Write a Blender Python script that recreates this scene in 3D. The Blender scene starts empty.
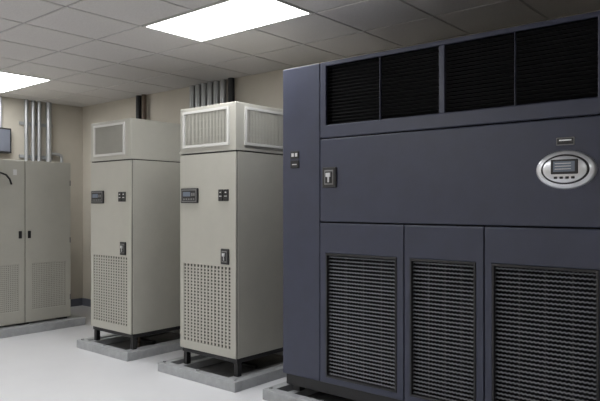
import bpy, bmesh, math, random
from mathutils import Vector
random.seed(4)
S = bpy.context.scene
COL = S.collection

# ------------------------------------------------------------------ materials
def mat(name, color, rough=0.5, metal=0.0, noise=0.0, nscale=30, bump=0.0, bscale=200, emit=None, estr=0, spec=0.5, wear=0.0):
    m = bpy.data.materials.new(name); m.use_nodes = True
    nt = m.node_tree; b = nt.nodes["Principled BSDF"]
    b.inputs["Base Color"].default_value = (*color, 1)
    b.inputs["Roughness"].default_value = rough
    b.inputs["Metallic"].default_value = metal
    b.inputs["Specular IOR Level"].default_value = spec
    tc = nt.nodes.new("ShaderNodeTexCoord")
    if noise > 0:
        n = nt.nodes.new("ShaderNodeTexNoise"); n.inputs["Scale"].default_value = nscale
        n.inputs["Detail"].default_value = 8; n.inputs["Roughness"].default_value = 0.65
        nt.links.new(tc.outputs["Object"], n.inputs["Vector"])
        r = nt.nodes.new("ShaderNodeValToRGB")
        r.color_ramp.elements[0].position = 0.3; r.color_ramp.elements[1].position = 0.7
        r.color_ramp.elements[0].color = (*[max(0, c*(1-noise)) for c in color], 1)
        r.color_ramp.elements[1].color = (*[min(1, c*(1+noise)) for c in color], 1)
        nt.links.new(n.outputs["Fac"], r.inputs["Fac"])
        nt.links.new(r.outputs["Color"], b.inputs["Base Color"])
        if wear > 0:
            mr = nt.nodes.new("ShaderNodeMapRange")
            mr.inputs["From Min"].default_value = .3; mr.inputs["From Max"].default_value = .7
            mr.inputs["To Min"].default_value = rough-wear; mr.inputs["To Max"].default_value = rough+wear
            nt.links.new(n.outputs["Fac"], mr.inputs["Value"])
            nt.links.new(mr.outputs["Result"], b.inputs["Roughness"])
    if bump > 0:
        n2 = nt.nodes.new("ShaderNodeTexNoise"); n2.inputs["Scale"].default_value = bscale
        nt.links.new(tc.outputs["Object"], n2.inputs["Vector"])
        bp = nt.nodes.new("ShaderNodeBump"); bp.inputs["Strength"].default_value = bump
        bp.inputs["Distance"].default_value = 0.002
        nt.links.new(n2.outputs["Fac"], bp.inputs["Height"])
        nt.links.new(bp.outputs["Normal"], b.inputs["Normal"])
    if emit:
        b.inputs["Emission Color"].default_value = (*emit, 1)
        b.inputs["Emission Strength"].default_value = estr
    return m

M_wall = mat("wall_paint", (0.50, 0.465, 0.40), 0.75, noise=0.04, nscale=3, bump=0.15)
M_floor = mat("floor_vinyl", (0.78, 0.785, 0.81), 0.22, noise=0.018, nscale=2.5, bump=0.03, bscale=40)
M_ceil = mat("ceiling_tile", (0.54, 0.52, 0.505), 0.9, noise=0.10, nscale=90, bump=0.3, bscale=150)
M_tbar = mat("ceiling_tbar", (0.34, 0.33, 0.32), 0.6)
M_base = mat("baseboard_vinyl", (0.12, 0.13, 0.16), 0.5)
M_beige = mat("beige_powder_coat", (0.405, 0.395, 0.35), 0.42, noise=0.035, nscale=6, bump=0.1, bscale=400, wear=.04)
M_beige_dk = mat("beige_seam", (0.035, 0.034, 0.031), 0.6)
M_offw = mat("offwhite_grille", (0.58, 0.575, 0.55), 0.4)
M_grey = mat("grille_grey", (0.17, 0.17, 0.17), 0.45)
M_dark = mat("charcoal_blue_coat", (0.032, 0.037, 0.066), 0.38, noise=0.10, nscale=7, bump=0.15, bscale=450, wear=.04)
M_core = mat("seam_black", (0.003, 0.003, 0.004), 0.7, spec=0.2)
M_black = mat("black_plastic", (0.010, 0.010, 0.012), 0.35)
M_blackm = mat("black_steel", (0.010, 0.010, 0.012), 0.5)
M_slat = mat("louver_slat", (0.30, 0.305, 0.335), 0.4, metal=0.3)
M_slatd = mat("dark_louver", (0.005, 0.005, 0.006), 0.6, spec=0.2)
M_silver = mat("silver_trim", (0.62, 0.63, 0.66), 0.28, metal=0.7)
M_white = mat("white_label", (0.60, 0.60, 0.60), 0.5)
M_lcd = mat("lcd_screen", (0.16, 0.19, 0.24), 0.15)
M_galv = mat("galvanised_steel", (0.36, 0.37, 0.38), 0.5, metal=0.2, noise=0.15, nscale=14)
M_cond = mat("conduit_metal", (0.42, 0.43, 0.44), 0.38, metal=0.6)
M_stand = mat("stand_grey", (0.35, 0.36, 0.37), 0.6, noise=0.14, nscale=12)
M_tray = mat("tray_floor", (0.10, 0.10, 0.10), 0.7, noise=0.3, nscale=20)
M_light = mat("light_diffuser", (0.9, 0.9, 0.9), 0.5, emit=(0.98, 0.99, 1.0), estr=14.5)
M_hose = mat("copper_brown_pipe", (0.10, 0.07, 0.05), 0.5)

# ------------------------------------------------------------------ helpers
def empty(name, loc, rotz=0):
    e = bpy.data.objects.new(name, None); e.location = loc
    e.rotation_euler = (0, 0, rotz); e.empty_display_size = 0.2
    COL.objects.link(e); return e

def finish(name, bm, m, parent=None, bevel=0, smooth=False):
    bmesh.ops.recalc_face_normals(bm, faces=bm.faces)
    me = bpy.data.meshes.new(name); bm.to_mesh(me); bm.free()
    me.materials.append(m)
    o = bpy.data.objects.new(name, me); COL.objects.link(o)
    if parent: o.parent = parent
    if bevel:
        md = o.modifiers.new("bevel", 'BEVEL'); md.width = bevel; md.segments = 2
        md.limit_method = 'ANGLE'; md.angle_limit = math.radians(40)
    if smooth:
        for p in me.polygons: p.use_smooth = True
    return o

def addbox(bm, x0, x1, y0, y1, z0, z1):
    v = [bm.verts.new((x, y, z)) for z in (z0, z1) for y in (y0, y1) for x in (x0, x1)]
    for f in ((0,1,3,2),(4,6,7,5),(0,4,5,1),(2,3,7,6),(0,2,6,4),(1,5,7,3)):
        bm.faces.new([v[i] for i in f])

def boxes(name, lst, m, parent=None, bevel=0):
    bm = bmesh.new()
    for b in lst: addbox(bm, *b)
    return finish(name, bm, m, parent, bevel)

def frame(name, o, i, yf, yb, m, parent=None, bevel=0.003):
    bm = bmesh.new()
    def ring(r, y):
        x0, x1, z0, z1 = r
        return [bm.verts.new(p) for p in ((x0,y,z0),(x1,y,z0),(x1,y,z1),(x0,y,z1))]
    of, inf, ob, ib = ring(o, yf), ring(i, yf), ring(o, yb), ring(i, yb)
    for k in range(4):
        j = (k+1) % 4
        bm.faces.new((of[k], of[j], inf[j], inf[k]))
        bm.faces.new((ob[k], ib[k], ib[j], ob[j]))
        bm.faces.new((of[k], ob[k], ob[j], of[j]))
        bm.faces.new((inf[k], inf[j], ib[j], ib[k]))
    return finish(name, bm, m, parent, bevel)

def pipe(name, pts, r, m, parent=None):
    cu = bpy.data.curves.new(name, 'CURVE'); cu.dimensions = '3D'
    cu.bevel_depth = r; cu.bevel_resolution = 4; cu.use_fill_caps = True
    sp = cu.splines.new('POLY'); sp.points.add(len(pts)-1)
    for k, p in enumerate(pts): sp.points[k].co = (*p, 1)
    cu.materials.append(m)
    o = bpy.data.objects.new(name, cu); COL.objects.link(o)
    if parent: o.parent = parent
    return o

def bend(pts, rad=0.06, n=6):
    out = [Vector(pts[0])]
    for k in range(1, len(pts)-1):
        a, b, c = Vector(pts[k-1]), Vector(pts[k]), Vector(pts[k+1])
        p, q = b+(a-b).normalized()*rad, b+(c-b).normalized()*rad
        for t in range(n+1):
            t /= n
            out.append((1-t)**2*p + 2*t*(1-t)*b + t*t*q)
    out.append(Vector(pts[-1])); return out

# ------------------------------------------------------------------ room shell
XL, XR, YB, YF, H = -7.8, 3.05, 4.6, -4.4, 2.73
boxes("floor", [(XL-.1, XR+.1, YF-.1, YB+.1, -.1, 0)], M_floor)
boxes("wall_left", [(XL-.1, XL, YF, YB, 0, H+.06)], M_wall)
boxes("wall_right", [(XR, XR+.1, YF, YB, 0, H+.06)], M_wall)
boxes("wall_back", [(XL-.1, XR+.1, YB, YB+.1, 0, H+.06)], M_wall)
boxes("wall_front", [(XL-.1, XR+.1, YF-.1, YF, 0, H+.06)], M_wall)
boxes("baseboard_back", [(XL+.012, XR, YB-.012, YB, 0, .10)], M_base)
boxes("baseboard_left", [(XL, XL+.012, YF, YB, 0, .10)], M_base)

LX = [-6.92, -3.32, 0.28]
LY = [3.09, 0.69, -1.71, -3.51]
LIGHTS = [(x, y) for y in LY for x in LX if not (x > 0 and y > 0)]
ceil = boxes("ceiling", [(XL-.1, XR+.1, YF-.1, YB+.1, H+.06, H+.14)], M_tbar)
bm = bmesh.new()
T = 0.6; gx0 = -3.92; gy0 = 3.39
i0 = math.floor((XL-gx0)/T); i1 = math.ceil((XR-gx0)/T)
j0 = math.floor((YF-gy0)/T); j1 = math.ceil((YB-gy0)/T)
g = 0.010
for i in range(i0, i1):
    for j in range(j0, j1):
        x0, x1 = max(gx0+i*T, XL), min(gx0+(i+1)*T, XR)
        y0, y1 = max(gy0+j*T, YF), min(gy0+(j+1)*T, YB)
        if x1-x0 < .05 or y1-y0 < .05: continue
        cx, cy = (gx0+(i+.5)*T), (gy0+(j+.5)*T)
        if any(abs(cx-lx) < .59 and abs(cy-ly) < .29 for lx, ly in LIGHTS): continue
        addbox(bm, x0+g, x1-g, y0+g, y1-g, H-.006, H+.03)
t = finish("tiles", bm, M_ceil, ceil, 0.004)
bars = [(max(gx0+i*T-g-.002, XL), min(gx0+i*T+g+.002, XR), YF, YB, H, H+.03) for i in range(i0+1, i1)]
bars += [(XL, XR, gy0+j*T-g-.002, min(gy0+j*T+g+.002, YB), H+.0005, H+.0295) for j in range(j0+1, j1)]
boxes("grid_bars", bars, M_tbar, ceil)
for (lx, ly) in LIGHTS:
    e = empty("ceiling_light", (lx, ly, H))
    boxes("housing_trim", [(-.590, .590, -.290, -.272, -.010, .05), (-.590, .590, .272, .290, -.010, .05),
                           (-.590, -.572, -.272, .272, -.010, .05), (.572, .590, -.272, .272, -.010, .05)], M_offw, e)
    boxes("diffuser", [(-.572, .572, -.272, .272, -.006, -.002)], M_light, e)

# ------------------------------------------------------------------ floor stands
def stand(x0, x1, y0, y1, rails, h=.075):
    e = empty("floor_stand", ((x0+x1)/2, y0, 0))
    w = (x1-x0)/2; d = y1-y0; c = .07
    boxes("channels", [(-w, w, 0, c, 0, h), (-w, w, d-c, d, 0, h), (-w, -w+c, c, d-c, 0, h), (w-c, w, c, d-c, 0, h)]
          + [(r-.03, r+.03, c, d-c, 0.02, h) for r in rails], M_stand, e, .004)
    boxes("tray", [(-w+c, w-c, c, d-c, 0, .02)], M_tray, e)
    bolts = []
    for bx in (-w+.04, 0, w-.04):
        bolts.append((bx-.01, bx+.01, .03, .05, h, h+.012))
    boxes("bolts", bolts, M_galv, e, .002)
    return e

# ------------------------------------------------------------------ air handling units
def latch(parent, x, z, w=.10, h=.125):
    boxes("latch_plate", [(x-w/2, x+w/2, -.012, 0, z-h/2, z+h/2)], M_black, parent, .008)
    boxes("latch_ring", [(x-w*.32, x+w*.32, -.015, -.012, z-h*.36, z+h*.36)], M_grey, parent, .006)
    boxes("latch_recess", [(x-w*.25, x+w*.25, -.017, -.015, z-h*.29, z+h*.29)], M_black, parent, .006)
    boxes("latch_handle", [(x-w*.17, x+w*.17, -.026, -.017, z+h*.02, z+h*.22),
                           (x-w*.06, x+w*.06, -.022, -.017, z-h*.24, z+h*.02)], M_silver, parent, .004)

def bar_grille(parent, tag, w, z0, z1, xc=0, side=False, pitch=.0165):
    def tr(l):
        if not side: return l
        x_face = .3275
        return [(x_face - b[3], x_face - b[2], b[0], b[1], b[4], b[5]) for b in l]
    a, b = xc-w/2, xc+w/2; f = .020
    boxes(tag+"_frame", tr([(a, b, -.014, 0, z0, z0+f), (a, b, -.014, 0, z1-f, z1),
                     (a, a+f, -.014, 0, z0+f, z1-f), (b-f, b, -.014, 0, z0+f, z1-f)]), M_offw, parent)
    boxes(tag+"_back", tr([(a+f, b-f, -.002, 0, z0+f, z1-f)]), M_grey, parent)
    n = int((w-2*f)/pitch); p = (w-2*f)/n
    l = [(a+f+k*p-.0032, a+f+k*p+.0032, -.011, -.002, z0+f, z1-f) for k in range(1, n)]
    l += [(a+f, b-f, -.005, -.002, z-.0015, z+.0015) for z in [z0+f+(z1-z0-2*f)*q/4 for q in (1, 2, 3)]]
    boxes(tag+"_bars", tr(l), M_beige, parent)

def ahu(x, y, side_grille, plen_w=.5):
    e = empty("air_handling_unit", (x, y, 0))
    W = .3275; D = .85; zb, zs, zt = .213, 1.794, 2.163
    legs = []
    for lx in (-W+.03, W-.03):
        for ly in (.05, D-.08):
            legs.append((lx-.02, lx+.02, ly-.02, ly+.02, .075, .18))
    boxes("legs", legs, M_blackm, e)
    boxes("base_frame", [(-W+.005, W-.005, .02, D-.02, .18, zb)], M_blackm, e, .003)
    boxes("body", [(-W, W, .024, D, zb, zs-.006)], M_beige, e, .006)
    boxes("door_gap", [(-W+.006, W-.006, .016, .024, zb+.004, zs-.01)], M_beige_dk, e)
    boxes("seam", [(-W+.006, W-.006, .008, D-.006, zs-.006, zs+.002)], M_beige_dk, e)
    gx0, gx1, gz0, gz1 = -.287, .277, .285, .905
    frame("front_door", (-W, W, zb+.004, zs-.01), (gx0, gx1, gz0, gz1), 0, .016, M_beige, e, .003)
    nx, nz = 14, 24
    px, pz = (gx1-gx0)/nx, (gz1-gz0)/nz
    l = [(gx0+k*px-.0105, gx0+k*px+.0105, .002, .006, gz0, gz1) for k in range(1, nx)]
    l += [(gx0, gx1, .0022, .0058, gz0+k*pz-.0058, gz0+k*pz+.0058) for k in range(1, nz)]
    l += [(gx0, gx0+.010, .002, .006, gz0, gz1), (gx1-.010, gx1, .002, .006, gz0, gz1)]
    boxes("intake_grille", l, M_beige, e)
    boxes("plenum", [(-W, W, 0, D, zs+.002, zt)], M_beige, e, .006)
    boxes("plenum_lip", [(-W-.004, W+.004, -.004, D, zs+.002, zs+.02)], M_beige, e, .002)
    bar_grille(e, "discharge_grille", plen_w, zs+.045, zt-.03, xc=-.01)
    if side_grille:
        bar_grille(e, "side_grille", .66, zs+.045, zt-.03, xc=.42, side=True)
    dx, dz = -.200, 1.455
    boxes("display_bezel", [(dx-.105, dx+.105, -.014, 0, dz-.06, dz+.06)], M_black, e, .006)
    boxes("display_rim", [(dx-.092, dx+.092, -.0155, -.014, dz-.050, dz+.050)], M_grey, e, .003)
    boxes("display_panel", [(dx-.084, dx+.084, -.017, -.0155, dz-.042, dz+.042)], M_black, e, .003)
    boxes("display_screen", [(dx-.07, dx+.02, -.018, -.017, dz-.006, dz+.030)], M_lcd, e)
    boxes("display_buttons", [(dx-.065+k*.03, dx-.048+k*.03, -.020, -.017, dz-.034, dz-.022) for k in range(5)]
          + [(dx+.035, dx+.05, -.020, -.017, dz-.002, dz+.022), (dx+.06, dx+.075, -.020, -.017, dz-.002, dz+.022)], M_grey, e)
    sx = .197
    boxes("switches", [(sx-.055, sx-.004, -.010, 0, dz-.045, dz+.045), (sx+.004, sx+.055, -.010, 0, dz-.045, dz+.045)], M_black, e, .004)
    boxes("switch_labels", [(sx-.043, sx-.016, -.012, -.010, dz-.010, dz-.004), (sx+.016, sx+.043, -.012, -.010, dz-.010, dz-.004),
                            (sx-.037, sx-.022, -.012, -.010, dz+.018, dz+.026), (sx+.022, sx+.037, -.012, -.010, dz+.018, dz+.026)], M_white, e)
    latch(e, .215, .985, .09, .12)
    pipe("drain_pipe", bend([(.10, .25, .18), (.10, .25, .06), (.22, .16, .045), (W-.03, .16, .045)], .03), .012, M_hose, e)
    pipe("supply_pipe", bend([(-.10, .35, .18), (-.10, .35, .07), (.20, .35, .07)], .03), .018, M_blackm, e)
    return e

U2x, U2y = -3.708, 3.257
U1x, U1y = -5.070, 3.270
ahu(U1x, U1y, False, .50)
ahu(U2x, U2y, True, .54)
stand(-5.52, -4.68, 3.19, 4.25, [U1x+.2975+5.10, U1x-.2975+5.10])
stand(-4.22, -3.30, 3.17, 4.25, [U2x-.2975+3.76, U2x+.2975+3.76])
stand(-3.04, -.35, 3.19, 4.30, [-1.138, .012, 1.162])

# ------------------------------------------------------------------ big charcoal unit
e = empty("computer_room_air_conditioner", (-1.683, 3.257, 0))
HW, D = 1.223, .95
boxes("skid", [(-HW+.01, HW-.01, .03, D-.02, .12, .20)], M_blackm, e)
boxes("feet", [(x-.03, x+.03, y-.03, y+.03, .075, .12) for x in (-1.15, 0, 1.15) for y in (.09, D-.08)], M_blackm, e)
boxes("core", [(-HW+.004, HW-.004, .08, D, .2, 2.326)], M_dark, e, .004)
boxes("core_seams", [(-HW+.006, -.845, .02, .08, .205, 2.32), (.852, HW-.006, .02, .08, .205, 2.32),
                     (-.845, .852, .02, .08, 1.064, 1.906),
                     (-.292, -.210, .02, .08, .205, 1.064), (.215, .299, .02, .08, .205, 1.064),
                     (-.845, .852, .02, .08, .205, .234),
                     (-.845, .852, .02, .08, 2.307, 2.32)], M_core, e)
boxes("side_post_1", [(-HW, -.893, 0, .02, .2, 2.33)], M_dark, e, .005)
boxes("side_post_2", [(.893, HW, 0, .02, .2, 2.33)], M_dark, e, .005)
boxes("side_skin", [(-HW, -HW+.004, .022, D, .2, 2.33), (HW-.004, HW, .022, D, .2, 2.33)], M_dark, e)
boxes("upper_panel", [(-.889, .889, 0, .02, 1.269, 1.818)], M_dark, e, .006)
frame("louver_header", (-.889, .889, 1.825, 2.33), (-.841, .841, 1.911, 2.303), 0, .02, M_dark, e, .005)
boxes("header_mullion", [(-.018, .018, .006, .02, 1.911, 2.303)], M_dark, e, .003)
boxes("header_dividers", [(-.427, -.423, .012, .03, 1.911, 2.303), (.423, .427, .012, .03, 1.911, 2.303)], M_dark, e)
boxes("header_back", [(-.841, .841, .07, .08, 1.906, 2.306)], M_core, e)
bm = bmesh.new()
n = 18
for k in range(n):
    z = 1.918 + k*(2.296-1.918)/(n-1)
    for xa, xb in ((-.84, -.43), (-.42, -.022), (.022, .42), (.43, .84)):
        v = [bm.verts.new(p) for p in ((xa, .018, z-.004), (xb, .018, z-.004), (xb, .036, z+.006), (xa, .036, z+.006),
                                       (xa, .019, z-.0055), (xb, .019, z-.0055), (xb, .037, z+.0045), (xa, .037, z+.0045))]
        for f in ((0,1,2,3),(7,6,5,4),(0,4,5,1),(3,2,6,7)): bm.faces.new([v[i] for i in f])
finish("header_louvers", bm, M_slatd, e)
doors = [((-.889, -.249), (-.841, -.296)), ((-.243, .256), (-.206, .211)), ((.262, .889), (.303, .848))]
for di, ((a, b), (c, d)) in enumerate(doors):
    frame("lower_door_%d" % (di+1), (a, b, .2, 1.261), (c, d, .238, 1.061), 0, .02, M_dark, e, .006)
    frame("grille_trim_%d" % (di+1), (c, d, .238, 1.061), (c+.014, d-.014, .252, 1.047), -.004, .03, M_black, e, .003)
    boxes("grille_back_%d" % (di+1), [(c, d, .068, .078, .238, 1.061)], M_core, e)
    bm = bmesh.new()
    nz = 34; step = .011
    xs = []; x = c+.012
    while x < d-.012: xs.append(x); x += step
    xs.append(d-.012)
    for q in range(nz):
        z = .262 + q*(1.037-.262)/(nz-1)
        prev = None
        for k, x in enumerate(xs):
            off = .0022 if k % 2 else -.0022
            A = bm.verts.new((x, .014, z-.0025+off)); B = bm.verts.new((x, .023, z+.0025+off))
            C = bm.verts.new((x, .016, z-.0050+off))
            if prev:
                bm.faces.new((prev[0], A, B, prev[1])); bm.faces.new((prev[0], prev[2], C, A))
            prev = (A, B, C)
    finish("grille_slats_%d" % (di+1), bm, M_slat, e)
    boxes("grille_ribs_%d" % (di+1), [(c+(d-c)*f-.003, c+(d-c)*f+.003, .036, .042, .24, 1.06) for f in (.25, .5, .75)], M_blackm, e)
latch(e, -.805, 1.562, .115, .135)
boxes("warning_labels", [(-1.148, -1.072, -.006, 0, 1.700, 1.752), (-1.148, -1.072, -.006, 0, 1.635, 1.687)], M_black, e, .003)
boxes("label_marks", [(-1.136, -1.116, -.008, -.006, 1.714, 1.738), (-1.104, -1.084, -.008, -.006, 1.714, 1.738),
                      (-1.130, -1.090, -.008, -.006, 1.657, 1.663)], M_white, e)
boxes("badge", [(.645, .735, -.006, 0, 1.682, 1.722)], M_grey, e, .004)
boxes("badge_face", [(.651, .729, -.008, -.006, 1.687, 1.717)], M_black, e)
boxes("badge_marks", [(.660, .720, -.009, -.008, 1.704, 1.710)], M_silver, e)

def oval(name, cx, cz, a, b, y0, y1, dome, m):
    bm = bmesh.new(); N = 64
    rings = [(1.0, y0), (1.0, y0+(y1-y0)*.35), (.97, y0+(y1-y0)*.75), (.92, y1), (.5, y1+dome*.8), (.02, y1+dome)]
    prev = None
    for s, y in rings:
        r = [bm.verts.new((cx+a*s*math.cos(2*math.pi*k/N), y, cz+b*s*math.sin(2*math.pi*k/N))) for k in range(N)]
        if prev:
            for k in range(N): bm.faces.new((prev[k], prev[(k+1) % N], r[(k+1) % N], r[k]))
        prev = r
    bm.faces.new(prev)
    return finish(name, bm, m, e, smooth=True)
cx, cz = .692, 1.557
oval("controller_bezel", cx, cz, .147, .098, 0, -.020, -.004, M_silver)
oval("controller_ring", cx, cz+.002, .118, .076, -.018, -.0255, -.001, M_black)
oval("controller_face", cx, cz+.002, .110, .069, -.020, -.028, -.002, M_silver)
boxes("controller_screen_frame", [(cx-.066, cx+.066, -.034, -.026, cz-.022, cz+.052)], M_black, e, .004)
boxes("controller_screen", [(cx-.052, cx+.052, -.036, -.034, cz-.010, cz+.042)], M_lcd, e)
boxes("controller_screen_lines", [(cx-.044, cx+.034, -.037, -.036, cz+.030-k*.014, cz+.033-k*.014) for k in range(3)], M_white, e)
boxes("controller_buttons", [(cx-.05+k*.028, cx-.034+k*.028, -.036, -.028, cz-.046, cz-.034) for k in range(4)], M_black, e, .002)

# ------------------------------------------------------------------ electrical cabinet (faces +X)
e = empty("electrical_cabinet", (-6.6, 3.21, 0), math.radians(90))
zb, zt = .106, 1.862; CD = .75
boxes("body", [(-.535, .532, .022, CD, zb, zt)], M_beige, e, .005)
boxes("door_gap", [(-.53, .527, .016, .022, zb+.005, zt-.005)], M_beige_dk, e)
for nm, a, b in (("door_left", -.535, -.004), ("door_right", .004, .532)):
    g0, g1 = a+.075, b-.065
    frame(nm, (a, b, zb, zt), (g0, g1, .24, .74), 0, .016, M_beige, e, .004)
    nx, nz = 20, 24; px = (g1-g0)/nx; pz = .5/nz
    l = [(g0+k*px-.0065, g0+k*px+.0065, .003, .007, .24, .74) for k in range(0, nx+1)]
    l += [(g0, g1, .0035, .0065, .24+k*pz-.0058, .24+k*pz+.0058) for k in range(0, nz+1)]
    boxes(nm+"_vent", l, M_beige, e)
for hx in (-.055, .045):
    boxes("door_lock", [(hx-.016, hx+.016, -.014, 0, 1.02, 1.10)], M_black, e, .004)
boxes("label", [(-.13, -.09, -.002, 0, 1.70, 1.76)], M_white, e)
boxes("door_hinges", [(.52, .530, -.006, 0, z, z+.06) for z in (.3, .95, 1.6)], M_grey, e)
pipe("cable", [(-.33, -.006, 1.70), (-.27, -.012, 1.72), (-.21, -.012, 1.70), (-.17, -.012, 1.655), (-.15, -.008, 1.60)], .010, M_black, e)
e = empty("cabinet_base", (-6.6, 3.21, 0), math.radians(90))
boxes("curb", [(-.75, .66, -.10, .85, 0, .085)], M_stand, e, .005)
boxes("shims", [(-.5, -.4, .02, .7, .085, .106), (.4, .5, .02, .7, .085, .106), (-.05, .05, .02, .7, .085, .106)], M_blackm, e)

# ------------------------------------------------------------------ conduits
e = empty("wall_conduits", (-7.74, 3.95, 0))
for k, yy in enumerate((-.17, -.08, .0, .13)):
    pipe("conduit_%d" % (k+1), [(0, yy, 0.02), (0, yy, H-.01)], .024 if k < 3 else .034, M_cond, e)
boxes("strut", [(-.055, -.03, -.24, .20, 1.98, 2.02), (-.055, -.03, -.24, .20, 2.40, 2.44)], M_galv, e)
pipe("elbow_conduit", bend([(0, .13, 2.05), (0, .31, 2.05), (0, .31, 1.2)], .06), .02, M_cond, e)

e = empty("conduit_bundle", (-5.17, 4.55, 0))
for k in range(6):
    pipe("conduit_%d" % (k+1), [(-.25+k*.10, 0, .02), (-.25+k*.10, 0, H-.01)], .034, M_cond, e)
boxes("strut", [(-.32, .32, .035, .049, 2.0, 2.04)], M_galv, e)
e = empty("refrigerant_pipe", (-4.78, 4.54, 0))
pipe("riser", [(0, 0, .02), (0, 0, H-.01)], .035, M_blackm, e)
e = empty("refrigerant_pipe", (-6.42, 4.54, 0))
pipe("riser_1", [(0, 0, .02), (0, 0, H-.01)], .035, M_blackm, e)
pipe("riser_2", [(.11, 0, .02), (.11, 0, H-.01)], .030, M_hose, e)

e = empty("junction_box", (-7.8, 3.46, 2.18))
boxes("enclosure", [(0, .11, -.13, .11, -.16, .15)], M_blackm, e, .008)
boxes("cover", [(.11, .118, -.11, .09, -.14, .13)], M_base, e, .004)
pipe("feed_conduit", [(.05, 0, .15), (.05, 0, H-2.19)], .018, M_cond, e)

# ------------------------------------------------------------------ world + camera
w = bpy.data.worlds.new("room_ambient"); S.world = w; w.use_nodes = True
w.node_tree.nodes["Background"].inputs[0].default_value = (.8, .85, 1, 1)
w.node_tree.nodes["Background"].inputs[1].default_value = 0.05
S.view_settings.view_transform = 'Standard'
cam = bpy.data.cameras.new("camera"); co = bpy.data.objects.new("camera", cam); COL.objects.link(co)
co.location = (0, 0, 1.38); co.rotation_euler = (math.radians(90), 0, math.radians(40.15))
cam.lens = 37.2; cam.sensor_width = 36; cam.shift_y = 0.0075; cam.clip_start = .05
S.camera = co
